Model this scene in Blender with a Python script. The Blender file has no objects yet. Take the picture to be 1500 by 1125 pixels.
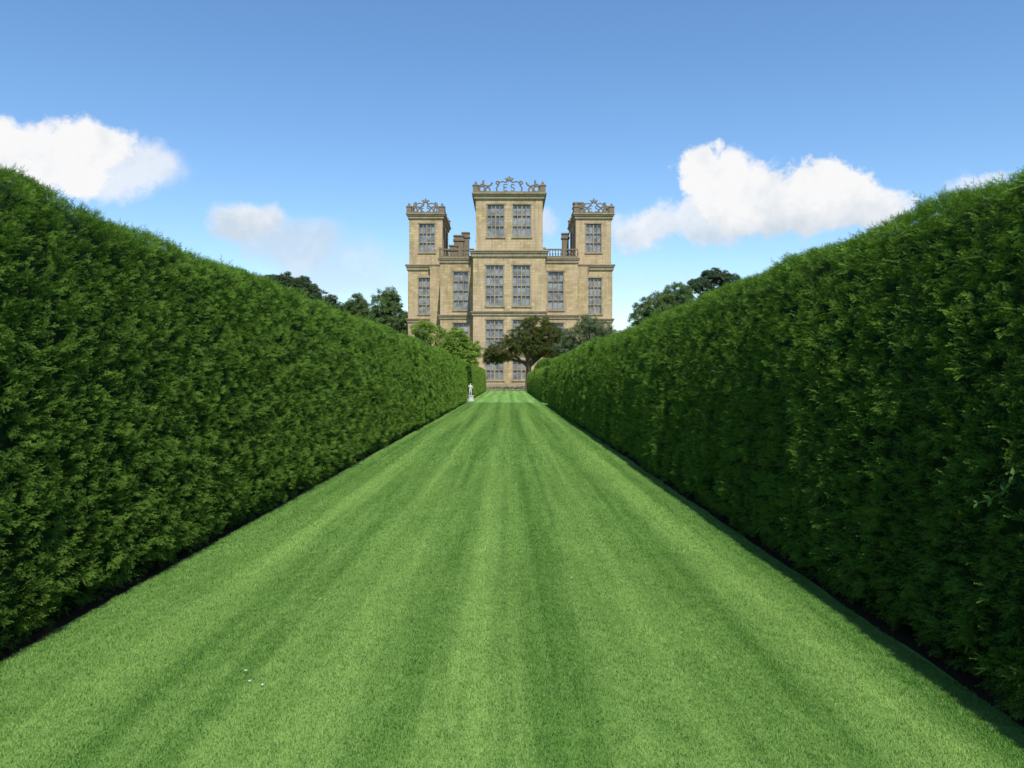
import bpy, math, random
import numpy as np
from mathutils import Vector, Matrix
random.seed(7); rng=np.random.default_rng(7)
sc=bpy.context.scene
COL=sc.collection
sc.view_settings.view_transform='Standard'; sc.view_settings.look='None'; sc.view_settings.exposure=0

# ------------------------------------------------------------------ helpers
def link(o,parent=None):
    COL.objects.link(o)
    if parent: o.parent=parent
    return o
def empty(name,loc=(0,0,0)):
    e=bpy.data.objects.new(name,None); e.location=loc; e.empty_display_size=.3
    return link(e)
def mesh_obj(name,v,f,mat=None,parent=None,smooth=False,do_link=True):
    me=bpy.data.meshes.new(name); me.from_pydata([tuple(a) for a in v],[],f); me.update()
    if mat: me.materials.append(mat)
    if smooth: me.polygons.foreach_set('use_smooth',[True]*len(me.polygons))
    o=bpy.data.objects.new(name,me)
    if do_link: link(o,parent)
    return o
def hsh(ix,iy,iz,seed):
    n=(ix.astype(np.int64)*73856093 ^ iy.astype(np.int64)*19349663 ^ iz.astype(np.int64)*83492791 ^ (seed*2654435)) & 0xffffffff
    n=(n^(n>>13))*1274126177 & 0xffffffff
    n=(n^(n>>16))*2246822519 & 0xffffffff
    return ((n^(n>>15))&0xffffff)/float(0xffffff)
def vn(x,y,z,seed=0):
    x,y,z=np.broadcast_arrays(np.asarray(x,float),np.asarray(y,float),np.asarray(z,float))
    ix,iy,iz=np.floor(x),np.floor(y),np.floor(z)
    fx,fy,fz=x-ix,y-iy,z-iz
    fx=fx*fx*(3-2*fx);fy=fy*fy*(3-2*fy);fz=fz*fz*(3-2*fz)
    r=0
    for a in (0,1):
        for b in (0,1):
            for c in (0,1):
                w=(fx if a else 1-fx)*(fy if b else 1-fy)*(fz if c else 1-fz)
                r=r+w*hsh(ix+a,iy+b,iz+c,seed)
    return r*2-1

class M:
    """material helper"""
    def __init__(s,name):
        s.m=bpy.data.materials.new(name); s.m.use_nodes=True
        s.t=s.m.node_tree; s.t.nodes.clear()
        s.out=s.n('ShaderNodeOutputMaterial')
    def n(s,t,**k):
        nd=s.t.nodes.new(t)
        for a,b in k.items(): setattr(nd,a,b)
        return nd
    def l(s,a,b): s.t.links.new(a,b)
    def val(s,sock,v):
        if hasattr(v,'is_linked') or isinstance(v,bpy.types.NodeSocket): s.l(v,sock)
        else: sock.default_value=v
    def math(s,op,a,b=0.0,c=None,clamp=False):
        nd=s.n('ShaderNodeMath',operation=op,use_clamp=clamp)
        s.val(nd.inputs[0],a); s.val(nd.inputs[1],b)
        if c is not None: s.val(nd.inputs[2],c)
        return nd.outputs[0]
    def pos(s): return s.n('ShaderNodeNewGeometry').outputs['Position']
    def mapping(s,vec,scale=(1,1,1),loc=(0,0,0)):
        nd=s.n('ShaderNodeMapping'); s.l(vec,nd.inputs[0]); nd.inputs['Scale'].default_value=scale; nd.inputs['Location'].default_value=loc
        return nd.outputs[0]
    def noise(s,vec,scale=1,detail=3,rough=.55,color=False):
        nd=s.n('ShaderNodeTexNoise'); s.l(vec,nd.inputs['Vector'])
        nd.inputs['Scale'].default_value=scale; nd.inputs['Detail'].default_value=detail; nd.inputs['Roughness'].default_value=rough
        return nd.outputs['Color' if color else 0]
    def mix(s,f,a,b,bt='MIX'):
        nd=s.n('ShaderNodeMix',data_type='RGBA',blend_type=bt)
        s.val(nd.inputs[0],f)
        for sock,v in ((nd.inputs[6],a),(nd.inputs[7],b)):
            if isinstance(v,bpy.types.NodeSocket): s.l(v,sock)
            else: sock.default_value=(*v,1)
        return nd.outputs[2]
    def rng(s,v,a,b,c=0,d=1,smooth=False):
        nd=s.n('ShaderNodeMapRange'); 
        if smooth: nd.interpolation_type='SMOOTHSTEP'
        s.val(nd.inputs[0],v)
        for i,x in enumerate((a,b,c,d)): nd.inputs[i+1].default_value=x
        return nd.outputs[0]
    def bsdf(s,col,rough=.7,spec=.3,bump=None,bd=.02,bs=.5):
        p=s.n('ShaderNodeBsdfPrincipled')
        if isinstance(col,bpy.types.NodeSocket): s.l(col,p.inputs['Base Color'])
        else: p.inputs['Base Color'].default_value=(*col,1)
        s.val(p.inputs['Roughness'],rough); p.inputs['Specular IOR Level'].default_value=spec
        if bump is not None:
            b=s.n('ShaderNodeBump'); b.inputs['Distance'].default_value=bd; b.inputs['Strength'].default_value=bs
            s.l(bump,b.inputs['Height']); s.l(b.outputs[0],p.inputs['Normal'])
        s.p=p
        return p.outputs[0]
    def done(s,sh): s.l(sh,s.out.inputs[0]); return s.m

def leaf_mat(name,dark,light,tipc,patch=.6,trans=.28,tipamt=.8):
    m=M(name)
    p=m.pos()
    oi=m.n('ShaderNodeObjectInfo').outputs['Random']
    nz=m.noise(m.mapping(p,(1,1,.45)),patch,2,.6)
    f=m.math('ADD',m.math('MULTIPLY',oi,.4),m.rng(nz,.33,.67,0,.65),clamp=True)
    c=m.mix(f,dark,light)
    at=m.n('ShaderNodeAttribute',attribute_name='tip')
    tf=m.math('MULTIPLY',at.outputs['Fac'],m.math('ADD',m.math('MULTIPLY',oi,.6),tipamt-.35),clamp=True)
    c=m.mix(tf,c,tipc)
    d=m.n('ShaderNodeBsdfDiffuse'); m.l(c,d.inputs[0])
    tr=m.n('ShaderNodeBsdfTranslucent'); 
    c2=m.mix(1.0,c,(1.0,1.1,.5),'MULTIPLY'); m.l(c2,tr.inputs[0])
    mx=m.n('ShaderNodeMixShader'); mx.inputs[0].default_value=trans
    m.l(d.outputs[0],mx.inputs[1]); m.l(tr.outputs[0],mx.inputs[2])
    return m.done(mx.outputs[0])

def solid_foliage_mat(name,a,b):
    m=M(name); p=m.pos()
    c=m.mix(m.rng(m.noise(p,9,4,.7),.35,.7),a,b)
    return m.done(m.bsdf(c,.9,.05))

# instancing --------------------------------------------------------------
def make_lib(name,objs):
    c=bpy.data.collections.new(name)
    for o in objs: c.objects.link(o)
    return c
def scatter(name,pos,rot,scl,idx,lib,parent=None):
    n=len(pos)
    me=bpy.data.meshes.new(name); me.vertices.add(n)
    me.vertices.foreach_set('co',np.ascontiguousarray(pos,dtype=np.float32).ravel())
    a=me.attributes.new('rot','FLOAT_VECTOR','POINT'); a.data.foreach_set('vector',np.ascontiguousarray(rot,dtype=np.float32).ravel())
    scl=np.asarray(scl,dtype=np.float32)
    a=me.attributes.new('scl','FLOAT','POINT'); a.data.foreach_set('value',scl)
    a=me.attributes.new('idx','INT','POINT'); a.data.foreach_set('value',np.asarray(idx,dtype=np.int32))
    o=bpy.data.objects.new(name,me); link(o,parent)
    ng=bpy.data.node_groups.new(name+'_gn','GeometryNodeTree')
    ng.interface.new_socket('Geometry',in_out='INPUT',socket_type='NodeSocketGeometry')
    ng.interface.new_socket('Geometry',in_out='OUTPUT',socket_type='NodeSocketGeometry')
    N=ng.nodes; L=ng.links
    gi=N.new('NodeGroupInput'); go=N.new('NodeGroupOutput')
    iop=N.new('GeometryNodeInstanceOnPoints'); ci=N.new('GeometryNodeCollectionInfo')
    ci.inputs['Collection'].default_value=lib; ci.inputs['Separate Children'].default_value=True; ci.inputs['Reset Children'].default_value=True
    def na(nm,t):
        q=N.new('GeometryNodeInputNamedAttribute'); q.data_type=t; q.inputs['Name'].default_value=nm
        return [s for s in q.outputs if s.enabled and s.name=='Attribute'][0]
    L.new(gi.outputs[0],iop.inputs['Points']); L.new(ci.outputs[0],iop.inputs['Instance'])
    iop.inputs['Pick Instance'].default_value=True
    L.new(na('idx','INT'),iop.inputs['Instance Index'])
    L.new(na('rot','FLOAT_VECTOR'),iop.inputs['Rotation'])
    L.new(na('scl','FLOAT'),iop.inputs['Scale'])
    L.new(iop.outputs[0],go.inputs[0])
    md=o.modifiers.new('scatter','NODES'); md.node_group=ng
    return o
def euler_from_dir(d,roll):
    d=d/np.linalg.norm(d,axis=1,keepdims=True)
    up=np.tile(np.array([0,0,1.]),(len(d),1)); alt=np.array([0,1.,0])
    bad=np.abs(d[:,2])>.93; up[bad]=alt
    x=np.cross(up,d); x/=np.linalg.norm(x,axis=1,keepdims=True)
    y=np.cross(d,x)
    c,s=np.cos(roll)[:,None],np.sin(roll)[:,None]
    X=x*c+y*s; Y=-x*s+y*c
    ry=-np.arcsin(np.clip(X[:,2],-1,1)); rx=np.arctan2(Y[:,2],d[:,2]); rz=np.arctan2(X[:,1],X[:,0])
    return np.stack([rx,ry,rz],1)

# ------------------------------------------------------------------ foliage parts
def add_tip(me,vals):
    a=me.attributes.new('tip','FLOAT','POINT'); a.data.foreach_set('value',np.asarray(vals,dtype=np.float32))
def yew_sprig(name,mat,L=.13,nshoot=4,needle=.016,w=.0044,step=.0088,spread=.55):
    """a bundle of narrow shoots fanning from one point, each with side twigs; needles in two ranks"""
    r=random; V=[];F=[];T=[]
    def shoot(o,d,length,t0,sides):
        side=d.cross(Vector((r.gauss(0,.5),1,r.gauss(0,.5)))).normalized(); nrm=d.cross(side).normalized()
        n=max(3,int(length/step)); cur=o.copy(); dd=d.copy()
        kk=0
        for i in range(n):
            dd=(dd+Vector((0,r.gauss(-.02,.03),0))+Vector((r.gauss(0,.03),0,r.gauss(0,.03)))).normalized()
            cur=cur+dd*step
            t=i/max(1,n-1)
            nl=needle*(1.05-.5*t)*r.uniform(.75,1.2)
            tv=t0+(1-t0)*t
            for sgn in (-1,1):
                nd=(side*sgn*.85+dd*.85+nrm*r.uniform(-.45,.45)).normalized()
                wv=dd*w*.5
                b=len(V); V.extend([cur-wv,cur+wv,cur+nd*nl]); F.append((b,b+1,b+2))
                T.extend([tv*.75,tv*.75,tv])
            if sides and i in (int(n*.25),int(n*.42),int(n*.6)):
                kk+=1; sg=1 if kk%2 else -1
                shoot(cur,(dd+side*sg*r.uniform(.6,.9)+nrm*r.uniform(-.3,.3)).normalized(),length*(.5-.12*kk)*r.uniform(.8,1.2),t0+.3*t,False)
    for k in range(nshoot):
        a=k*6.283/nshoot+r.uniform(-.5,.5); s=spread*r.uniform(.2,1)
        d=Vector((math.cos(a)*s*1.3,math.sin(a)*s*.45,1)).normalized()
        o=Vector((math.cos(a)*.02,math.sin(a)*.01,r.uniform(-.02,.01)))
        shoot(o,d,L*r.uniform(.65,1.1),0,True)
    o=mesh_obj(name,V,F,mat,do_link=False); add_tip(o.data,T); return o
def leaf_cluster(name,mat,R=.45,n=60,ls=.11,flat=.7):
    V=[];F=[];T=[]
    for i in range(n):
        c=Vector((random.gauss(0,1),random.gauss(0,1),random.gauss(0,1))).normalized()*R*random.uniform(.25,1)
        c.z*=flat
        a=Vector((random.gauss(0,1),random.gauss(0,1),random.gauss(0,.6))).normalized()
        nn=(c.normalized()+Vector((0,0,.8))+Vector((random.gauss(0,.5),random.gauss(0,.5),random.gauss(0,.5)))).normalized()
        a=(a-nn*a.dot(nn)).normalized(); bb=nn.cross(a)
        l=ls*random.uniform(.7,1.3); w=l*.5
        b=len(V); V.extend([c-a*l*.5,c+bb*w*.5,c+a*l*.5,c-bb*w*.5]); F.append((b,b+1,b+2,b+3))
        t=random.random()*.6+.4*(c.length/R); T.extend([t]*4)
    o=mesh_obj(name,V,F,mat,do_link=False); add_tip(o.data,T); return o

yew_mat=leaf_mat('yew_foliage',(.034,.094,.018),(.088,.185,.030),(.265,.425,.068),.9)
yew_mat2=leaf_mat('yew_foliage_light',(.06,.138,.024),(.118,.222,.036),(.26,.385,.068),.8)
near_lib=make_lib('yew_sprigs',[yew_sprig('sprig_a%d'%i,yew_mat,L=random.uniform(.085,.12)) for i in range(7)])
far_lib=make_lib('yew_sprigs_far',[yew_sprig('sprig_b%d'%i,yew_mat,L=.15,nshoot=4,needle=.036,w=.013,step=.021) for i in range(5)])
far_lib2=make_lib('yew_sprigs_far2',[yew_sprig('sprig_c%d'%i,yew_mat2,L=.16,nshoot=4,needle=.038,w=.013,step=.021) for i in range(5)])
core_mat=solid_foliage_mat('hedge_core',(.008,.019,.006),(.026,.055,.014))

# ------------------------------------------------------------------ hedges
def hedge(name,side,xb,xt,H,T,y0,y1,seed,lib_far,near=True,dens=1.0,wob=1.0):
    root=empty(name,(0,0,0))
    d=xt-xb
    P=np.array([(xb+.12,0.0),(xb+.0,.25),(xb+d*.15,H*.35),(xb+d*.42,H*.7),(xt-.05,H-.22),(xt+.02,H-.09),(xt+.16,H-.01),(xt+T*.5,H+.04),(xt+T-.15,H-.03),(xt+T,H-.2),(xt+T+.1,0)])
    seg=np.linalg.norm(np.diff(P,axis=0),axis=1); cum=np.r_[0,np.cumsum(seg)]
    sface=cum[6]; stop=cum[8]
    def disp(x,y,z):
        a=.042*vn(x*1.6,y*1.1,z*.35,seed)*wob+.024*vn(x*3,y*3.4,z*2.2,seed+1)+.022*vn(x*7,y*7,z*10,seed+2)
        return a
    def surf(s,y):
        ox=np.interp(s,cum,P[:,0]); oz=np.interp(s,cum,P[:,1])
        e=.12
        ax=np.interp(s+e,cum,P[:,0])-np.interp(s-e,cum,P[:,0]); az=np.interp(s+e,cum,P[:,1])-np.interp(s-e,cum,P[:,1])
        l=np.hypot(ax,az)+1e-9
        nx,nz=-az/l,ax/l
        hz=1+ (.016*vn(y*.35,0,0,seed+5)+.014*vn(y*1.1,0,0,seed+6))*wob
        return ox,oz*hz,nx,nz
    S=np.linspace(0,cum[-1],34); Y=np.arange(y0+.1,y1,.35); Y=np.r_[Y,y1-.1]
    SS,YY=np.meshgrid(S,Y)
    ox,oz,nx,nz=surf(SS,YY); dd=disp(ox,YY,oz)-.09
    vx=(ox+nx*dd)*side; vz=np.maximum(oz+nz*dd,-.02)
    V=np.stack([vx,YY,vz],-1).reshape(-1,3); ns=len(S)
    F=[]
    for j in range(len(Y)-1):
        for i in range(ns-1):
            a=j*ns+i; F.append((a,a+1,a+ns+1,a+ns))
    F.append(tuple(range(ns))); F.append(tuple(range((len(Y)-1)*ns,len(Y)*ns)))
    mesh_obj('hedge_core',V.tolist(),F,core_mat,root)
    def gen(ya,yb,n,smin,smax,lib,nm,scale,jit,inner=.05):
        r=rng
        s=r.uniform(smin,smax,n); y=r.uniform(ya,yb,n)
        ox,oz,nx,nz=surf(s,y); topm=(s>sface-.12)
        dsp=disp(ox,y,oz); dsp=np.where(topm,dsp*.7,dsp)
        d_=dsp+r.uniform(-inner,.0,n)-.05*(scale-.5)-.02*topm
        px=(ox+nx*d_)*side; pz=oz+nz*d_
        low=np.clip(1-oz/.4,0,1)
        dirs=np.stack([nx*side,np.zeros(n),nz],1)
        g1=vn(ox*3.5,y*3.5,oz*3.5,seed+11); g2=vn(ox*3.5,y*3.5,oz*3.5,seed+12)
        dirs[:,1]+=-.12+.45*g1+r.normal(0,jit,n); dirs[:,2]+=.18+.35*g2+r.normal(0,jit,n); dirs[:,0]+=r.normal(0,jit*.8,n)
        dirs[topm,2]+=.4
        sc_=scale*r.uniform(.65,1.2,n); sc_[topm]*=.85
        tall=topm&(r.random(n)<.03)&(y>5); sc_[tall]*=r.uniform(1.2,1.8,tall.sum()); 
        gap=vn(ox*6,y*6,oz*9,seed+20)
        k=(pz>.04)&(r.random(n)>low*.5)&((gap>-.50)|(r.random(n)<.5)|topm)
        roll=r.normal(0,.6,n)
        e=euler_from_dir(dirs,roll)
        nl=len(lib.objects)
        scatter(nm,np.stack([px,y,pz],1)[k],e[k],sc_[k],r.integers(0,nl,n)[k],lib,root)
    sm=stop-.7
    if near:
        yn=11.; ym=24.
        gen(max(y0,1.5),yn,int((yn-1.5)*sm*480*dens),0,sm,near_lib,'foliage_near',.88,.36)
        gen(yn,ym,int((ym-yn)*sm*215*dens),0,sm,near_lib,'foliage_mid',1.2,.36)
        gen(ym,y1,int((y1-ym)*sm*100*dens),0,sm,lib_far,'foliage_far',.95,.36)
        gen(y0,1.5,int((1.5-y0)*sm*70),0,sm,lib_far,'foliage_behind',1.0,.4)
    else:
        gen(y0,y1,int((y1-y0)*sm*90*dens),0,sm,lib_far,'foliage_far',.95,.36)
    gen(y0,y1,int((y1-y0)*(cum[-1]-sm)*18),sm,cum[-1],lib_far,'foliage_back',1.4,.4)
    r=rng
    for ye,sg in ((y0,-1),(y1,1)):
        n=int(T*H*(110 if sg<0 else 40))
        x=r.uniform(xb,xt+T,n); z=r.uniform(.05,H-.03,n); y=ye+sg*r.uniform(-.08,.05,n)+.05*vn(x*4,z*4,0,seed)
        dirs=np.stack([r.normal(0,.4,n),np.full(n,sg*1.),.35+r.normal(0,.4,n)],1)
        scatter('foliage_end',np.stack([x*side,y,z],1),euler_from_dir(dirs,r.normal(0,.7,n)),r.uniform(.7,1.3,n),r.integers(0,5,n),lib_far,root)
    return root

hedge('yew_hedge',-1,2.84,3.12,2.95,1.5,-6,55,21,far_lib)
hedge('yew_hedge',1,2.32,2.60,2.78,1.5,-6,47,47,far_lib)
hedge('yew_hedge',-1,2.86,3.05,2.80,1.5,62,100,63,far_lib2,near=False,wob=.6)
hedge('yew_hedge',1,2.34,2.50,2.40,1.5,53,100,85,far_lib2,near=False,wob=.6)

# ------------------------------------------------------------------ ground, lawn
def lawn_color(m):
    p=m.pos()
    sx=m.n('ShaderNodeSeparateXYZ'); m.l(p,sx.inputs[0])
    wob=m.noise(m.mapping(p,(.3,.05,0)),1.0,1,.5)
    xx=m.math('ADD',sx.outputs[0],m.math('MULTIPLY',wob,.8))
    sw=m.math('SINE',m.math('MULTIPLY',xx,6.8))          # mower passes: light off leaning blades, painted into the colour
    st=m.noise(m.mapping(p,(3.0,.05,0)),1.0,2,.6)
    st2=m.noise(m.mapping(p,(11,.3,0)),1.0,2,.6)
    pt=m.noise(m.mapping(p,(1,.35,0)),2.6,4,.7)
    pt2=m.noise(m.mapping(p,(1,.6,0)),9,3,.65)
    f=m.math('ADD',m.rng(sw,-.7,.7,0,.34,smooth=True),m.math('MULTIPLY',m.rng(st,.36,.64),.48))
    f=m.math('ADD',f,m.math('MULTIPLY',m.rng(st2,.35,.65),.20))
    f=m.math('ADD',f,m.math('MULTIPLY',m.rng(pt,.33,.67),.22))
    f=m.math('ADD',f,m.math('MULTIPLY',m.rng(pt2,.35,.65),.16))
    f=m.rng(f,.2,1.15)
    c=m.mix(f,(.070,.205,.028),(.305,.485,.130))
    return c,f
m=M('lawn_base'); c,f=lawn_color(m); nz=m.noise(m.pos(),60,4,.7)
c=m.mix(m.rng(nz,.3,.75,.0,.5),c,(.06,.15,.025))
lawn_mat=m.done(m.bsdf(c,.85,.1,bump=nz,bd=.02,bs=.8))
m=M('grass_blades'); c,f=lawn_color(m)
at=m.n('ShaderNodeAttribute',attribute_name='tip').outputs['Fac']
c=m.mix(m.math('MULTIPLY',at,.3),c,(.32,.49,.15))
vr=m.n('ShaderNodeAttribute',attribute_name='vary').outputs['Fac']
c=m.mix(m.rng(vr,.90,.97,0,.55),c,(.44,.48,.24))
c=m.mix(m.rng(vr,.0,.3,.28,0),c,(.05,.14,.02))
d=m.n('ShaderNodeBsdfDiffuse'); m.l(c,d.inputs[0]); tr=m.n('ShaderNodeBsdfTranslucent'); m.l(c,tr.inputs[0]); mx=m.n('ShaderNodeMixShader'); mx.inputs[0].default_value=.3
m.l(d.outputs[0],mx.inputs[1]); m.l(tr.outputs[0],mx.inputs[2]); blade_mat=m.done(mx.outputs[0])

m=M('ground_grass'); p=m.pos()
c=m.mix(m.noise(p,.4,5,.6),(.05,.11,.02),(.12,.2,.04))
ground_mat=m.done(m.bsdf(c,.9,.1,bump=m.noise(p,20,4,.7),bd=.05))
G=1500
mesh_obj('ground',[(-G,-G,-.004),(G,-G,-.004),(G,G,-.004),(-G,G,-.004)],[(0,1,2,3)],ground_mat)
ys=np.arange(-6,112,.25); V=[];F=[]
le=-2.86+.03*vn(ys*1.3,0,0,3)+.02*vn(ys*4,0,0,4); re=2.36+.03*vn(ys*1.1,5,0,3)+.02*vn(ys*4,5,0,4)
for i,y in enumerate(ys):
    for t in np.linspace(0,1,7): V.append((le[i]+(re[i]-le[i])*t,y,.006))
for i in range(len(ys)-1):
    for k in range(6):
        a=i*7+k; F.append((a,a+1,a+8,a+7))
mesh_obj('lawn',V,F,lawn_mat)
m=M('soil'); p=m.pos(); c=m.mix(m.noise(p,14,5,.7),(.02,.013,.007),(.06,.04,.022)); soil=m.done(m.bsdf(c,.95,.05))
V=[];F=[]
for (a,b,ya,yb) in ((-4.6,-2.6,-6,55),(2.1,4.1,-6,47),(-4.6,-2.6,62,100),(2.1,4.1,53,100)):
    k=len(V); V+= [(a,ya,.001),(b,ya,.001),(b,yb,.001),(a,yb,.001)]; F.append((k,k+1,k+2,k+3))
mesh_obj('soil_bed',V,F,soil)
LX0,LX1=-2.86,2.35
def grass_tile(name,S,n,wf=1.0,hf=1.0):
    r=rng
    x=r.uniform(-S/2,S/2,n); y=r.uniform(-S/2,S/2,n)
    tuft=1+.3*vn(x*18,y*18,0,int(r.integers(1e6)))
    h=r.uniform(.007,.017,n)*hf*tuft; w=r.uniform(.0016,.0029,n)*wf
    az=r.uniform(0,6.283,n); ln=r.uniform(.2,1.1,n)*h
    dx,dy=np.cos(az)*ln,np.sin(az)*ln; px,py=-np.sin(az)*w,np.cos(az)*w
    z0=np.zeros(n)
    V=np.stack([np.stack([x-px,y-py,z0],1),np.stack([x+px,y+py,z0],1),np.stack([x+dx,y+dy,h],1)],1).reshape(-1,3)
    me=bpy.data.meshes.new(name)
    me.from_pydata(V.tolist(),[],np.arange(3*n).reshape(-1,3).tolist()); me.update(); me.materials.append(blade_mat)
    o=bpy.data.objects.new(name,me); add_tip(me,np.tile([0,0,1.],n))
    at=me.attributes.new('vary','FLOAT','POINT'); at.data.foreach_set('value',np.repeat(r.random(n),3).astype(np.float32))
    return o
def tiles(nx,y0,ny,lib,nm,nv):
    S=(LX1-LX0)/nx; X,Y=np.meshgrid(LX0+S*(np.arange(nx)+.5),y0+S*(np.arange(ny)+.5)); n=X.size
    rot=np.zeros((n,3)); rot[:,2]=rng.integers(0,4,n)*math.pi/2
    scatter(nm,np.stack([X.ravel(),Y.ravel(),np.full(n,.005)],1),rot,np.ones(n),rng.integers(0,nv,n),lib)
    return y0+S*ny
S1=(LX1-LX0)/8; S2=(LX1-LX0)/4
g1=make_lib('grass_tiles',[grass_tile('tile%d'%i,S1,int(S1*S1*36000)) for i in range(6)])
g2=make_lib('grass_tiles_mid',[grass_tile('tilem%d'%i,S1,int(S1*S1*16000),1.5,1.1) for i in range(5)])
g3=make_lib('grass_tiles_far',[grass_tile('tilef%d'%i,S2,int(S2*S2*5500),2.6,1.4) for i in range(5)])
ye=tiles(8,1.4,9,g1,'grass',6)
ye=tiles(8,ye,11,g2,'grass',5)
ye=tiles(4,ye,30,g3,'grass',5)
m=M('daisy_white'); dm=m.done(m.bsdf((.75,.75,.7),.6))
V=[];F=[]
for (cx,cy) in ((-1.35,4.15),(-1.27,4.1),(-1.42,4.3),(-1.35,5.7),(-.2,9.8),(1.2,12),(-1.9,7.4),(.5,6.3)):
    for k in range(7):
        a=k*6.283/7; b=len(V); cz=.022
        V+= [(cx,cy,cz),(cx+.008*math.cos(a-.25),cy+.008*math.sin(a-.25),cz+.004),(cx+.010*math.cos(a),cy+.010*math.sin(a),cz+.005),(cx+.008*math.cos(a+.25),cy+.008*math.sin(a+.25),cz+.004)]
        F.append((b,b+1,b+2,b+3))
mesh_obj('daisies',V,F,dm)

# ------------------------------------------------------------------ mansion
def stone(name,c1,c2,c3):
    m=M(name); p=m.pos()
    sx=m.n('ShaderNodeSeparateXYZ'); m.l(p,sx.inputs[0])
    cb=m.n('ShaderNodeCombineXYZ'); m.l(m.math('ADD',sx.outputs[0],sx.outputs[1]),cb.inputs[0]); m.l(sx.outputs[2],cb.inputs[1])
    br=m.n('ShaderNodeTexBrick'); m.l(cb.outputs[0],br.inputs['Vector'])
    br.inputs['Scale'].default_value=1; br.inputs['Brick Width'].default_value=.95; br.inputs['Row Height'].default_value=.42; br.inputs['Mortar Size'].default_value=.018
    br.inputs['Color1'].default_value=(.15,.15,.15,1); br.inputs['Color2'].default_value=(.9,.9,.9,1); br.inputs['Mortar'].default_value=(.0,.0,.0,1)
    f=m.math('ADD',m.math('MULTIPLY',br.outputs['Color'],.5),m.math('MULTIPLY',m.noise(p,.9,6,.65),.75))
    c=m.mix(m.rng(f,.3,.95),c1,c2)
    big=m.noise(m.mapping(p,(.35,.35,.22),(3,1,5)),1,3,.6)
    c=m.mix(m.rng(big,.42,.64,0,.75),c,c3)
    strk=m.noise(m.mapping(p,(2.2,2.2,.14)),1,5,.7)
    c=m.mix(m.rng(strk,.48,.74,0,.62),c,(.16,.13,.085))
    return m.done(m.bsdf(c,.9,.15,bump=br.outputs['Color'],bd=.03,bs=.6))
st_wall=stone('sandstone_wall',(.30,.225,.115),(.56,.445,.255),(.50,.37,.245))
st_trim=stone('sandstone_trim',(.22,.18,.115),(.41,.335,.215),(.33,.265,.18))
m=M('weathered_stone'); p=m.pos(); c=m.mix(m.noise(p,2.5,5,.7),(.10,.085,.06),(.29,.24,.165)); st_dark=m.done(m.bsdf(c,.95,.1))
m=M('leaded_glass'); p=m.pos()
c=m.mix(m.rng(m.noise(p,.9,4,.7),.35,.65),(.08,.09,.10),(.30,.32,.33))
gn=m.noise(p,5.0,3,.7)
glass=m.done(m.bsdf(c,.16,.6,bump=gn,bd=.05,bs=.35))
m=M('lead_roof'); leadm=m.done(m.bsdf((.18,.18,.18),.7,.2))

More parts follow.
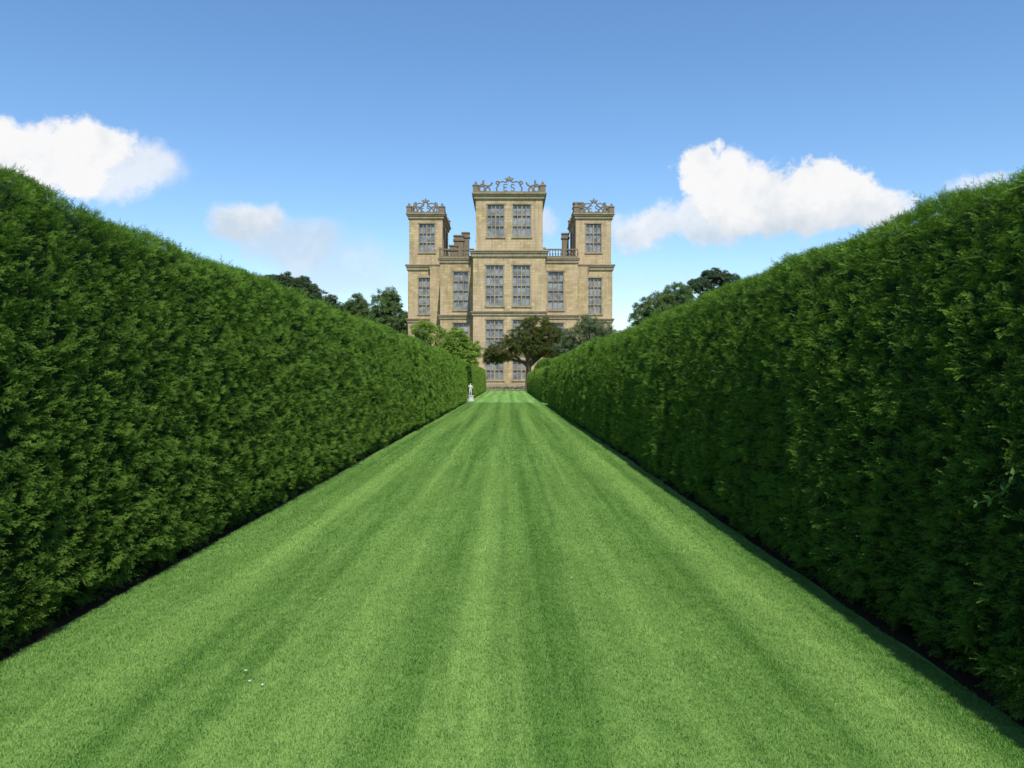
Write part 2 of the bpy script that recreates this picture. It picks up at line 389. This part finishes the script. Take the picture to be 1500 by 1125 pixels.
mansion=empty('stone_mansion',(0,0,0))
B={k:([],[]) for k in ('walls','trim','glass','mullions','roof','chimney')}
def quad(k,pts):
    v,f=B[k]; b=len(v); v.extend(pts); f.append(tuple(range(b,b+len(pts))))
def box(k,x0,x1,y0,y1,z0,z1):
    v,f=B[k]; b=len(v)
    v.extend([(x0,y0,z0),(x1,y0,z0),(x1,y1,z0),(x0,y1,z0),(x0,y0,z1),(x1,y0,z1),(x1,y1,z1),(x0,y1,z1)])
    for q in ((0,3,2,1),(4,5,6,7),(0,1,5,4),(1,2,6,5),(2,3,7,6),(3,0,4,7)): f.append(tuple(b+i for i in q))
def wall(p0,p1,z0,z1,ops):
    d=Vector((p1[0]-p0[0],p1[1]-p0[1])); L=d.length; d/=L; n=Vector((d.y,-d.x))
    def P(u,z,o=0): return (p0[0]+d.x*u+n.x*o,p0[1]+d.y*u+n.y*o,z)
    us=sorted({0,L,*[a for o in ops for a in (o[0],o[1])]}); zs=sorted({z0,z1,*[a for o in ops for a in (o[2],o[3])]})
    for i in range(len(us)-1):
        for j in range(len(zs)-1):
            cu,cz=(us[i]+us[i+1])/2,(zs[j]+zs[j+1])/2
            if any(o[0]<cu<o[1] and o[2]<cz<o[3] for o in ops): continue
            quad('walls',[P(us[i],zs[j]),P(us[i+1],zs[j]),P(us[i+1],zs[j+1]),P(us[i],zs[j+1])])
    def obox(k,u0,u1,za,zb,o0,o1):
        v,f=B[k]; b=len(v)
        v.extend([P(u0,za,o1),P(u1,za,o1),P(u1,za,o0),P(u0,za,o0),P(u0,zb,o1),P(u1,zb,o1),P(u1,zb,o0),P(u0,zb,o0)])
        for q in ((0,3,2,1),(4,5,6,7),(0,1,5,4),(1,2,6,5),(2,3,7,6),(3,0,4,7)): f.append(tuple(b+i for i in q))
    for (u0,u1,za,zb,nc,nr) in ops:
        D=-.34
        quad('mullions',[P(u0,za),P(u0,za,D),P(u0,zb,D),P(u0,zb)]); quad('mullions',[P(u1,za),P(u1,zb),P(u1,zb,D),P(u1,za,D)])
        quad('mullions',[P(u0,za),P(u1,za),P(u1,za,D),P(u0,za,D)]); quad('mullions',[P(u0,zb),P(u0,zb,D),P(u1,zb,D),P(u1,zb)])
        for i in range(nc):
            for j in range(nr):
                a=u0+(u1-u0)*i/nc; b_=u0+(u1-u0)*(i+1)/nc; e=za+(zb-za)*j/nr; g=za+(zb-za)*(j+1)/nr
                t1,t2,t3=[random.uniform(-.02,.02) for _ in range(3)]
                quad('glass',[P(a,e,D+.05+t1),P(b_,e,D+.05+t2),P(b_,g,D+.05+t3),P(a,g,D+.05+t1-t2+t3)])
        for i in range(1,nc):
            c=u0+(u1-u0)*i/nc; w=.095 if (nc==4 and i==2) else .055
            obox('mullions',c-w,c+w,za,zb,-.26,-.06)
        for j in range(1,nr):
            c=za+(zb-za)*j/nr; obox('mullions',u0,u1,c-.065,c+.065,-.25,-.075)
        obox('mullions',u0-.2,u0,za,zb,-.02,.06); obox('mullions',u1,u1+.2,za,zb,-.02,.06)
        obox('trim',u0-.28,u1+.28,za-.26,za,-.02,.16); obox('trim',u0-.26,u1+.26,zb,zb+.24,-.02,.12)
def cornice(x0,x1,y0,y1,z,h=.7,p=.42,dz=0):
    z+=dz
    box('trim',x0-p*.45,x1+p*.45,y0-p*.45,y1+p*.45,z-h*.55,z)
    box('trim',x0-p*.75,x1+p*.75,y0-p*.75,y1+p*.75,z,z+h*.28)
    box('trim',x0-p,x1+p,y0-p,y1+p,z+h*.28+.001,z+h*.5)
def block(x0,x1,y0,y1,z0,z1,front=(),left=(),right=(),back=()):
    wall((x0,y0),(x1,y0),z0,z1,[(a-x0,b-x0,c,d,e,f) for a,b,c,d,e,f in front])
    wall((x1,y0),(x1,y1),z0,z1,[(a-y0,b-y0,c,d,e,f) for a,b,c,d,e,f in right])
    wall((x1,y1),(x0,y1),z0,z1,[])
    wall((x0,y1),(x0,y0),z0,z1,[(y1-b,y1-a,c,d,e,f) for a,b,c,d,e,f in left])
    quad('roof',[(x0,y0,z1),(x1,y0,z1),(x1,y1,z1),(x0,y1,z1)])
def wins(c,w=2.4,low=True,top=False,nc=4):
    r=[(c-w/2,c+w/2,12.65,18.7,nc,4)]
    if low: r+= [(c-w/2,c+w/2,6.5,10.5,nc,3),(c-w/2,c+w/2,1.5,4.4,nc,2)]
    return r
def tw(c,w=2.4,nc=4): return [(c-w/2,c+w/2,23.1,27.9,nc,3)]
block(-5.35,5.55,120,133,0,20.6,front=wins(-2.1,2.5)+wins(1.95,2.5),left=wins(124,2.2),right=wins(124,2.2))
block(-4.95,5.15,120.35,133,20.6,29.3,front=tw(-1.95,2.45)+tw(2.0,2.6),left=tw(124.5)+tw(129),right=tw(124.5)+tw(129))
cornice(-5.35,5.55,120,133,20.5,.9,.5); cornice(-4.95,5.15,120.35,133,29.2,.8,.58)
block(-10.9,11.0,127,134,0,20.6,front=wins(-7.6,2.3,nc=3)+wins(7.5,2.4,nc=3),left=wins(130.5,2.4),right=wins(130.5,2.4))
cornice(-10.9,11.0,127,134,20.5,.8,.38,.004)
block(-13.2,13.4,134.02,186,0,20.58)
cornice(-13.2,13.4,134.2,186,20.5,.8,.3,.009)
block(-17.05,-11.05,135,148,0,20.6,front=wins(-13.95,2.5),left=wins(141,2.4),right=())
block(-16.85,-11.2,135.2,148,20.6,29.3,front=tw(-13.85,2.55),left=tw(141),right=tw(138.5,2)+tw(144,2))
block(11.25,17.6,135,148,0,20.6,front=wins(14.45,2.5),right=wins(141,2.4))
block(11.4,17.4,135.2,148,20.6,29.3,front=tw(14.4,2.5),right=tw(141),left=tw(138.5,2)+tw(144,2))
for (a,b) in ((-17.05,-11.05),(11.25,17.6)):
    cornice(a,b,135,148,20.5,.9,.45,.013); cornice(a+.2,b-.15,135.2,148,29.2,.8,.52,.004)
for (a,b,y0,y1,dz) in ((-5.35,5.55,120,133,0),(-10.9,11.0,127,134,.004),(-17.05,-11.05,135,148,.008),(11.25,17.6,135,148,.012)):
    cornice(a,b,y0,y1,11.5,.6,.36,dz); cornice(a,b,y0,y1,5.2,.4,.24,dz)
    box('trim',a-.15,b+.15,y0-.15,y1+.15,0,.9+dz)
def chimney(x,y,w,z0,z1):
    box('chimney',x-w/2,x+w/2,y-w/2,y+w/2,z0,z1); box('chimney',x-w/2-.15,x+w/2+.15,y-w/2-.15,y+w/2+.15,z1-.8,z1-.45)
    box('chimney',x-w/2-.12,x+w/2+.12,y-w/2-.12,y+w/2+.12,z1-.001,z1+.25)
chimney(-8.9,143,1.7,20.5,27.0); chimney(-7.9,147,1.3,20.5,28.3); chimney(10.3,145,1.2,20.5,27.8)
chimney(12.0,139,1.4,29.3,32.0); chimney(-9.6,139,1.3,20.5,24.6)
def balustrade(x0,x1,y,z):
    box('chimney',x0,x1,y-.14,y+.14,z,z+.22); box('chimney',x0,x1,y-.16,y+.16,z+1.15,z+1.36)
    n=int((x1-x0)/.42)
    for i in range(n+1):
        x=x0+(x1-x0)*i/n
        if i%7==0: box('chimney',x-.2,x+.2,y-.2,y+.2,z,z+1.55); continue
        v,f=B['chimney']; prof=((.0,.055),(.18,.11),(.42,.12),(.62,.055),(.93,.09))
        b=len(v)
        for (hz,r) in prof:
            for k in range(6): v.append((x+r*math.cos(k*1.047),y+r*math.sin(k*1.047),z+.22+hz))
        for q in range(len(prof)-1):
            for k in range(6): f.append((b+q*6+k,b+q*6+(k+1)%6,b+q*6+6+(k+1)%6,b+q*6+6+k))
balustrade(-10.9,-5.5,126.95,20.95); balustrade(5.7,11.0,126.95,20.95)
for k,mt in (('walls',st_wall),('trim',st_trim),('glass',glass),('mullions',st_trim),('roof',leadm),('chimney',st_dark)):
    mesh_obj({'glass':'window_glass','chimney':'chimneys_and_balustrade'}.get(k,k),B[k][0],B[k][1],mt,mansion)
CV=[];CF=[]
def tube(pts,rad,V=None,F=None,ns=6):
    V=CV if V is None else V; F=CF if F is None else F
    pts=[Vector(p) for p in pts]; n=len(pts)
    rads=rad if hasattr(rad,'__len__') else [rad]*n
    base=len(V); ref=Vector((.13,.97,.2))
    for i,p in enumerate(pts):
        t=(pts[min(i+1,n-1)]-pts[max(i-1,0)]).normalized()
        a=t.cross(ref); a=a.normalized() if a.length>1e-3 else Vector((1,0,0)); b=t.cross(a)
        for k in range(ns):
            an=6.28318*k/ns; V.append(tuple(p+(a*math.cos(an)+b*math.sin(an))*rads[i]))
    for i in range(n-1):
        for k in range(ns):
            F.append((base+i*ns+k,base+i*ns+(k+1)%ns,base+(i+1)*ns+(k+1)%ns,base+(i+1)*ns+k))
    F.append(tuple(base+k for k in range(ns))); F.append(tuple(base+(n-1)*ns+k for k in reversed(range(ns))))
def crest(o,du,w,z,s=1.0):
    du=Vector(du)
    def T(poly,r=.085): tube([Vector(o)+du*u+Vector((0,0,z+v)) for u,v in poly],r*s)
    def arc(cu,cv,r,a0,a1,n=12): return [(cu+r*math.cos(math.radians(a0+(a1-a0)*i/n)),cv+r*math.sin(math.radians(a0+(a1-a0)*i/n))) for i in range(n+1)]
    h=w/2
    T([(-h,.12),(h,.12)],.16)
    for sg in (-1,1):
        T(arc(sg*(h-.75),.62,.42,0,360),.13); T(arc(sg*(h-1.6),.5,.34,0,360,10),.12)
        T([(sg*(h-.3),1.0),(sg*(h-.7),1.35),(sg*(h-1.2),1.15),(sg*(h-1.7),1.0),(sg*(h-2.1),1.25),(sg*(h-2.3),1.6)],.13)
        T([(sg*(h-.95),1.0),(sg*(h-.95),1.9)],.14)
        T(arc(sg*1.75,1.55,.24,0,360,8),.1); T([(sg*1.75,.1),(sg*1.95,.7),(sg*1.6,1.3)],.11)
    T([(-.25,.35),(-.8,.35),(-.8,1.3),(-.25,1.3)],.09); T([(-.8,.83),(-.35,.83)],.09)
    T(arc(.52,1.06,.25,20,270,9)+arc(.52,.56,.25,90,-160,9)[1:],.09)
    T([(-1.7,1.5),(-1.1,1.75),(-.5,1.62),(0,1.9),(.5,1.62),(1.1,1.75),(1.7,1.5)],.1)
    for k in (-.5,-.25,0,.25,.5): T([(k*.7,1.9),(k*1.2,2.2+.2*(1-abs(k)*1.5))],.1)
    T([(-.42,1.92),(.42,1.92)],.12); T([(0,2.2),(0,2.6)],.08)
def corner_post(x,y,z):
    def bx(r,z0,z1,r2=None):
        r2=r if r2 is None else r2; b=len(CV)
        CV.extend([(x-r,y-r,z0),(x+r,y-r,z0),(x+r,y+r,z0),(x-r,y+r,z0),(x-r2,y-r2,z1),(x+r2,y-r2,z1),(x+r2,y+r2,z1),(x-r2,y+r2,z1)])
        for q in ((0,3,2,1),(4,5,6,7),(0,1,5,4),(1,2,6,5),(2,3,7,6),(3,0,4,7)): CF.append(tuple(b+i for i in q))
    bx(.42,z,z+1.05); bx(.5,z+1.051,z+1.2); bx(.3,z+1.201,z+1.5,.16); bx(.22,z+1.501,z+1.85,.05)
for (a,b,y0,y1) in ((-5.2,5.4,120.1,132),(-17.1,-11.0,135,147.5),(11.2,17.7,135,147.5)):
    z=29.6; cx=(a+b)/2
    crest((cx,y0+.1,0),(1,0,0),b-a-.9,z); crest((cx,y1-.1,0),(1,0,0),b-a-.9,z)
    crest((a+.3,(y0+y1)/2,0),(0,1,0),(y1-y0)*.7,z); crest((b-.3,(y0+y1)/2,0),(0,1,0),(y1-y0)*.7,z)
    for x in (a+.25,b-.25):
        for y in (y0+.25,y1-.25): corner_post(x,y,z)
mesh_obj('strapwork_crests',CV,CF,st_dark,mansion)
m=M('gravel'); p=m.pos(); c=m.mix(m.noise(p,30,4,.7),(.28,.24,.18),(.42,.37,.29)); gm=m.done(m.bsdf(c,.95))
mesh_obj('gravel_path',[(-20,112.2,.004),(20,112.2,.004),(20,119.5,.004),(-20,119.5,.004)],[(0,1,2,3)],gm)
lh=empty('low_box_hedge')
n=1500; x=rng.uniform(-7,7,n); y=rng.uniform(110.6,111.4,n); z=rng.uniform(.05,.48,n)
scatter('foliage',np.stack([x,y,z],1),euler_from_dir(np.stack([rng.normal(0,.5,n),-.5+rng.normal(0,.5,n),np.full(n,.8)],1),rng.uniform(0,6,n)),rng.uniform(.6,1.,n),rng.integers(0,5,n),far_lib,lh)

# ------------------------------------------------------------------ trees
m=M('bark'); p=m.pos(); c=m.mix(m.noise(m.mapping(p,(4,4,1)),2,5,.7),(.05,.035,.022),(.16,.12,.085)); bark=m.done(m.bsdf(c,.95,.1))
def clib(nm,mat,R,n,ls,flat=.7): return make_lib(nm,[leaf_cluster(nm+'%d'%i,mat,R,n,ls,flat) for i in range(5)])
t_bright=leaf_mat('leaf_bright',(.08,.155,.02),(.155,.255,.035),(.28,.39,.07),.5,trans=.3)
t_yew=leaf_mat('leaf_yewtree',(.032,.050,.013),(.072,.092,.022),(.125,.14,.04),.4,trans=.12)
t_grey=leaf_mat('leaf_grey',(.06,.09,.04),(.115,.155,.07),(.18,.23,.12),.4,trans=.2)
t_far=leaf_mat('leaf_far',(.05,.10,.035),(.10,.165,.055),(.16,.225,.085),.2,trans=.2)
t_dark=leaf_mat('leaf_cedar',(.03,.058,.028),(.06,.098,.042),(.09,.13,.06),.2,trans=.1)
L_bright=clib('cl_bright',t_bright,.42,60,.17); L_yew=clib('cl_yew',t_yew,.5,90,.13,.55); L_grey=clib('cl_grey',t_grey,.45,65,.14)
L_far=clib('cl_far',t_far,.8,75,.28); L_dark=clib('cl_dark',t_dark,.8,80,.26,.45)
def tree(name,base,trunk_h,tr,lobes,n,lib,sc_=1.0,hole=.35,seed=1,lean=(0,0)):
    root=empty(name,base); r=rng
    TV=[];TF=[]
    top=Vector((lean[0],lean[1],trunk_h))
    tp=[Vector((0,0,-.1)),Vector((lean[0]*.2,lean[1]*.2,trunk_h*.35)),Vector((lean[0]*.6,lean[1]*.6,trunk_h*.7)),top]
    tube(tp,[tr*1.25,tr,tr*.85,tr*.7],TV,TF,9)
    pos=[];nr=[]
    vol=np.array([l[3]*l[4]*l[5] for l in lobes])**.67; vol/=vol.sum()
    for l,f in zip(lobes,vol):
        c=Vector(l[:3])
        st=tp[2].lerp(top,random.random()); mid=st.lerp(c,.5)+Vector((random.uniform(-.3,.3),random.uniform(-.3,.3),.3))
        tube([st,mid,c],[tr*.5,tr*.32,tr*.12],TV,TF,6)
        for q in range(5):
            e=c+Vector((random.uniform(-1,1)*l[3],random.uniform(-1,1)*l[4],random.uniform(-.5,.9)*l[5]))*.75
            tube([mid,mid.lerp(e,.55)+Vector((0,0,.15)),e],[tr*.22,tr*.12,tr*.04],TV,TF,5)
        k=int(n*f); d=r.normal(0,1,(k,3)); d/=np.linalg.norm(d,axis=1,keepdims=True)
        rad=r.random(k)**.3
        bump=1+.28*vn(d[:,0]*2.3+l[0],d[:,1]*2.3+l[1],d[:,2]*2.3,seed+3)
        p=d*(rad*bump)[:,None]*np.array(l[3:6])+np.array(l[:3])
        pos.append(p); nr.append(d)
    pos=np.concatenate(pos); nr=np.concatenate(nr)
    hn=vn(pos[:,0]*.8,pos[:,1]*.8,pos[:,2]*1.1,seed+9)
    k=(hn*.5+.5)>hole*r.uniform(.6,1.2,len(hn)); pos=pos[k]; nr=nr[k]; m_=len(pos)
    mesh_obj('trunk_and_limbs',TV,TF,bark,root,smooth=True)
    d=nr*.35+np.array([0,0,1.])+r.normal(0,.35,(m_,3))
    scatter('crown',pos,euler_from_dir(d,r.uniform(0,6.28,m_)),sc_*r.uniform(.6,1.25,m_),r.integers(0,5,m_),lib,root)
    return root
tree('yew_tree',(2.65,105,0),4.2,.42,[(-3.2,0,5.2,2.5,2.4,1.5),(-.9,-.6,6.6,2.5,2.5,1.6),(1.1,0,8.4,2.3,2.3,1.5),(2.7,.4,7.2,2.6,2.4,1.7),(4.4,0,5.9,2.0,2.1,1.6),(.6,-1,5.6,2.5,1.9,1.2),(-5.0,.3,4.5,1.5,1.6,.9),(2.7,-.6,5.2,2.2,1.7,1.1)],2500,L_yew,.8,.33,31)
tree('magnolia_tree',(-5.0,82,0),3.0,.2,[(-.4,0,5.5,1.4,1.5,1.2),(.9,.2,4.3,1.3,1.4,1.2),(-1.0,0,4.0,1.2,1.3,1.1),(.2,0,3.2,1.7,1.5,1.0)],800,L_bright,.8,.33,41)
tree('magnolia_tree',(-8.2,84,0),3.2,.2,[(-.7,0,6.6,1.3,1.4,1.1),(.6,.2,6.0,1.3,1.4,1.2),(-1.4,0,5.0,1.3,1.3,1.2),(.9,0,4.6,1.4,1.5,1.2),(0,0,3.4,1.9,1.5,1.1)],900,L_bright,.8,.33,43)
tree('olive_green_tree',(10.2,101,0),3.5,.26,[(-1.9,0,7.0,1.6,1.7,1.2),(-.1,0,8.6,1.7,1.7,1.3),(1.5,0,8.0,1.6,1.6,1.2),(3.0,0,7.0,1.4,1.4,1.1),(-2.6,0,5.4,2.0,1.7,1.2),(.8,0,5.8,2.4,1.9,1.4)],1300,L_grey,.8,.34,51)
def px(pxx,D): return (pxx-745)*D/1167.
tree('lime_tree',(px(566,150),150,0),9,.4,[(0,0,15,2.9,2.5,3.0),(-1.6,0,12,2.4,2.4,2.6),(2.0,0,12.5,2.5,2.4,2.7),(.5,0,17.2,1.9,1.8,1.8),(3.6,0,9,2,2,2.6)],1200,L_far,.75,.33,61)
tree('lime_tree',(px(522,158),158,0),9,.4,[(0,0,16.2,2.2,2.2,2.2),(-2,0,14,2.4,2.4,2.5),(1.6,0,13.6,2.2,2.4,2.6)],850,L_far,.75,.33,62)
tree('beech_tree',(px(474,150),150,0),9,.4,[(0,0,15.6,3,2.5,2.3),(-3,0,17.0,3,2.5,2.4),(-6,0,18.4,2.8,2.5,2.2),(2.5,0,13.6,2.4,2.4,2.2)],1200,L_dark,.8,.33,63)
tree('beech_tree',(px(420,150),150,0),10,.4,[(0,0,19.2,2.8,2.5,2.4),(-3,0,18.6,3,2.5,2.5),(3,0,18.6,2.6,2.5,2.3)],1100,L_dark,.8,.33,64)
tree('oak_tree',(px(968,140),140,0),8,.45,[(0,0,13.9,3.4,3,3.2),(-2.9,0,12.0,2.6,2.6,2.6),(3.1,0,15.6,3.0,2.8,2.8),(.5,0,9.0,4,3,3)],1600,L_far,.75,.30,71)
tree('cedar_tree',(px(1046,165),165,0),12,.5,[(0,0,22.8,2.9,2.6,1.6),(-2.8,0,21.0,2.8,2.6,1.6),(2.8,0,21.8,2.9,2.6,1.6),(4.8,0,20.2,2.2,2.6,1.6),(.5,0,18.4,4,3,1.9)],1400,L_dark,.8,.30,72)
woods=empty('distant_trees'); pts=[]
for i in range(50):
    a=random.uniform(-1.0,1.0); D=random.uniform(230,270); cx=D*math.sin(a); cy=D*math.cos(a); hh=random.uniform(9,14)
    k=60; d=rng.normal(0,1,(k,3)); d/=np.linalg.norm(d,axis=1,keepdims=True)
    pts.append(d*rng.random((k,1))**.3*np.array([6,6,hh/2])+np.array([cx,cy,hh/2]))
pts=np.concatenate(pts); n=len(pts)
scatter('foliage',pts,rng.uniform(0,6,(n,3)),rng.uniform(1.6,3,n),rng.integers(0,5,n),L_far,woods)
td=empty('topiary_dome',(3.5,72,0)); n=900
d=rng.normal(0,1,(n,3)); d[:,2]=np.abs(d[:,2]); d/=np.linalg.norm(d,axis=1,keepdims=True)
scatter('foliage',d*np.array([1.15,1.15,1.25])*rng.uniform(.93,1.02,(n,1))+np.array([0,0,2.15]),euler_from_dir(d+rng.normal(0,.4,(n,3)),rng.uniform(0,6,n)),rng.uniform(.8,1.2,n),rng.integers(0,5,n),far_lib2,td)
V=[];F=[]
for i in range(9):
    for k in range(16):
        if i<2: r_,z=1.1,i*2.1
        else:
            t=(i-1)/7*math.pi/2; r_,z=1.06*math.cos(t)+.01,2.1+1.15*math.sin(t)
        V.append((r_*math.cos(k*math.pi/8),r_*math.sin(k*math.pi/8),z))
for i in range(8):
    for k in range(16): F.append((i*16+k,i*16+(k+1)%16,i*16+16+(k+1)%16,i*16+16+k))
mesh_obj('core',V,F,core_mat,td)

# ------------------------------------------------------------------ statue in the crossing
m=M('weathered_marble'); p=m.pos(); c=m.mix(m.noise(p,8,4,.7),(.42,.41,.37),(.72,.7,.65)); marble=m.done(m.bsdf(c,.7,.2))
def statue(loc,rz):
    root=empty('garden_statue',loc); root.rotation_euler=(0,0,rz)
    V=[];F=[]
    for (r,z0,z1) in ((.2,0,.08),(.16,.081,.36),(.19,.361,.42)):
        b=len(V); V+= [(-r,-r,z0),(r,-r,z0),(r,r,z0),(-r,r,z0),(-r,-r,z1),(r,-r,z1),(r,r,z1),(-r,r,z1)]
        F+= [tuple(b+i for i in q) for q in ((0,3,2,1),(4,5,6,7),(0,1,5,4),(1,2,6,5),(2,3,7,6),(3,0,4,7))]
    mesh_obj('plinth',V,F,marble,root)
    vs=[(0,0,.84),(0,0,.98),(.0,0,1.10),(0,-.01,1.17),(0,-.015,1.27),
        (.06,0,.82),(.065,-.02,.63),(.06,.01,.45),(.065,-.05,.435),
        (-.06,0,.82),(-.08,-.03,.64),(-.075,.02,.45),(-.08,-.05,.435),
        (.11,0,1.10),(.17,-.02,.97),(.12,-.12,.92),
        (-.11,0,1.10),(-.18,-.03,1.0),(-.15,-.12,1.08)]
    es=[(0,1),(1,2),(2,3),(3,4),(0,5),(5,6),(6,7),(7,8),(0,9),(9,10),(10,11),(11,12),(2,13),(13,14),(14,15),(2,16),(16,17),(17,18)]
    rad=[.085,.075,.085,.03,.062,.06,.042,.025,.02,.06,.042,.025,.02,.04,.028,.018,.04,.028,.018]
    me=bpy.data.meshes.new('figure'); me.from_pydata(vs,es,[]); me.materials.append(marble)
    o=bpy.data.objects.new('figure',me); link(o,root)
    o.modifiers.new('Skin','SKIN')
    sv=me.skin_vertices[0].data if me.skin_vertices else None
    if sv:
        for i,r in enumerate(rad): sv[i].radius=(r,r)
        sv[0].use_root=True
    ss=o.modifiers.new('Sub','SUBSURF'); ss.levels=2; ss.render_levels=2
statue((-2.74,57.2,0),.5)

# elder shoot poking from right hedge
m=M('pale_leaf'); c=m.mix(m.noise(m.pos(),20,2),(.13,.24,.06),(.24,.38,.11)); pl=m.done(m.bsdf(c,.5))
bw=empty('elder_shoot',(2.44,3.86,1.02)); bw.scale=(.8,.8,.8)
V=[];F=[]
stem=[Vector((.1,.02,.0)),Vector((-.02,-.02,.03)),Vector((-.10,-.10,.06)),Vector((-.14,-.22,.12)),Vector((-.16,-.28,.17))]
tube(stem,[.003,.003,.0025,.002,.0015],V,F,5)
tube([stem[2],Vector((-.14,-.04,.0)),Vector((-.2,0,-.03))],[.002,.002,.001],V,F,5)
def leaf(c,a,l):
    a=Vector(a).normalized(); s=a.cross(Vector((.2,.9,.5))).normalized(); b=len(V); c=Vector(c)
    V.extend([tuple(c),tuple(c+a*l*.4+s*l*.24),tuple(c+a*l),tuple(c+a*l*.4-s*l*.24),tuple(c+a*l*.45+Vector((0,0,-.004)))])
    F.extend([(b,b+1,b+4),(b+1,b+2,b+4),(b+2,b+3,b+4),(b+3,b,b+4)])
for c in stem[1:]+[Vector((-.14,-.04,0)),Vector((-.2,0,-.03))]:
    for sg in (-1,1): leaf(c,(random.uniform(-.8,.2),random.uniform(-.5,.5),sg*random.uniform(.3,1)),random.uniform(.035,.055))
mesh_obj('stem_and_leaves',V,F,pl,bw)

# ------------------------------------------------------------------ sky
W=bpy.data.worlds.new('World'); sc.world=W; W.use_nodes=True
try: W.cycles.sampling_method='NONE'
except Exception as e: print('ws',e)
class WN(M):
    def __init__(s): s.t=W.node_tree; s.t.nodes.clear(); s.out=s.n('ShaderNodeOutputWorld')
w=WN()
SE,SA=math.radians(54),math.radians(180-7)
sky=w.n('ShaderNodeTexSky',sky_type='NISHITA'); sky.sun_disc=False; sky.sun_elevation=SE; sky.sun_rotation=SA
sky.altitude=0; sky.air_density=1.0; sky.dust_density=.3; sky.ozone_density=2.6
tc=w.n('ShaderNodeTexCoord').outputs['Generated']
sx=w.n('ShaderNodeSeparateXYZ'); w.l(tc,sx.inputs[0])
az=w.math('ARCTAN2',sx.outputs[0],sx.outputs[1]); el=w.math('ARCSINE',sx.outputs[2])
n1=w.noise(tc,9,7,.62,color=True)
cb=w.n('ShaderNodeCombineXYZ'); w.l(az,cb.inputs[0]); w.l(el,cb.inputs[1])
def vm(op,a,b):
    nd=w.n('ShaderNodeVectorMath',operation=op)
    for s_,v in zip(nd.inputs,(a,b)):
        if isinstance(v,bpy.types.NodeSocket): w.l(v,s_)
        elif v is not None: s_.default_value=v
    return nd
q=vm('SUBTRACT',n1,(.5,.5,.5)).outputs[0]; q=vm('MULTIPLY',q,(.15,.12,0)).outputs[0]
P=vm('ADD',cb.outputs[0],q).outputs[0]
def d2(pxx,py):
    a=math.atan((pxx-745)/1167); e=math.atan((555-py)/1167*math.cos(a)); return a,e
blobs=[
 (1040,252,50,42,1,.3),(1095,285,85,58,1,.28),(1165,300,105,50,1,.3),(1205,278,62,38,1,.3),(1255,300,70,38,.97,.4),
 (955,322,48,32,.85,.6),(1040,320,85,34,.85,.5),(1435,250,45,16,.6,.9),
 (25,225,110,58,1,.35),(110,225,90,45,1,.4),(200,248,85,34,.75,.8),
 (366,343,46,36,.9,.7),(435,372,90,40,.7,.9),(505,402,110,42,.5,1.0),(810,325,30,24,.6,.9),(925,410,120,26,.2,1.0)]
mask=None
for (bx_,by_,rx,ry,op,soft) in blobs:
    a,e=d2(bx_,by_); ca=math.cos(a)
    rx_=rx/1167*ca*ca; ry_=ry/1167*ca
    dd=vm('MULTIPLY',vm('SUBTRACT',P,(a,e,0)).outputs[0],(1/rx_,1/ry_,0)).outputs[0]
    ln=vm('LENGTH',dd,None).outputs['Value']
    f=w.rng(ln,1.0+soft*.35,1.0-soft*.65,0,op,smooth=True)
    mask=f if mask is None else w.math('MAXIMUM',mask,f)
nb=w.noise(tc,22,4,.6)
sep=w.n('ShaderNodeSeparateXYZ'); w.l(P,sep.inputs[0])
g=w.rng(sep.outputs[1],.155,.225,0,1,smooth=True)
g=w.math('ADD',g,w.rng(nb,.3,.7,-.4,.45),clamp=True)
ccol=w.mix(g,(.66,.74,.82),(.99,.99,1.0))
hs=w.n('ShaderNodeHueSaturation'); hs.inputs['Saturation'].default_value=1.16; hs.inputs['Value'].default_value=1.28; w.l(sky.outputs[0],hs.inputs['Color'])
bg1=w.n('ShaderNodeBackground'); w.l(hs.outputs[0],bg1.inputs[0]); bg1.inputs[1].default_value=.14
bg2=w.n('ShaderNodeBackground'); w.l(ccol,bg2.inputs[0]); bg2.inputs[1].default_value=.96
mx=w.n('ShaderNodeMixShader'); w.l(mask,mx.inputs[0]); w.l(bg1.outputs[0],mx.inputs[1]); w.l(bg2.outputs[0],mx.inputs[2])
w.l(mx.outputs[0],w.out.inputs[0])

sv=Vector((math.sin(SA)*math.cos(SE),math.cos(SA)*math.cos(SE),math.sin(SE)))
sl=bpy.data.lights.new('sun','SUN'); sl.energy=5.0; sl.angle=math.radians(.53); sl.color=(1,.955,.87)
so=bpy.data.objects.new('sun',sl); link(so); so.rotation_euler=sv.to_track_quat('Z','Y').to_euler(); so.location=(20,-40,60)

cam=bpy.data.cameras.new('camera'); cam.lens=28.0; cam.sensor_width=36; cam.clip_start=.05; cam.clip_end=5000
co=bpy.data.objects.new('camera',cam); link(co); co.location=(0,0,1.6)
co.rotation_euler=(math.radians(90-.368),0,math.radians(-.245)); sc.camera=co
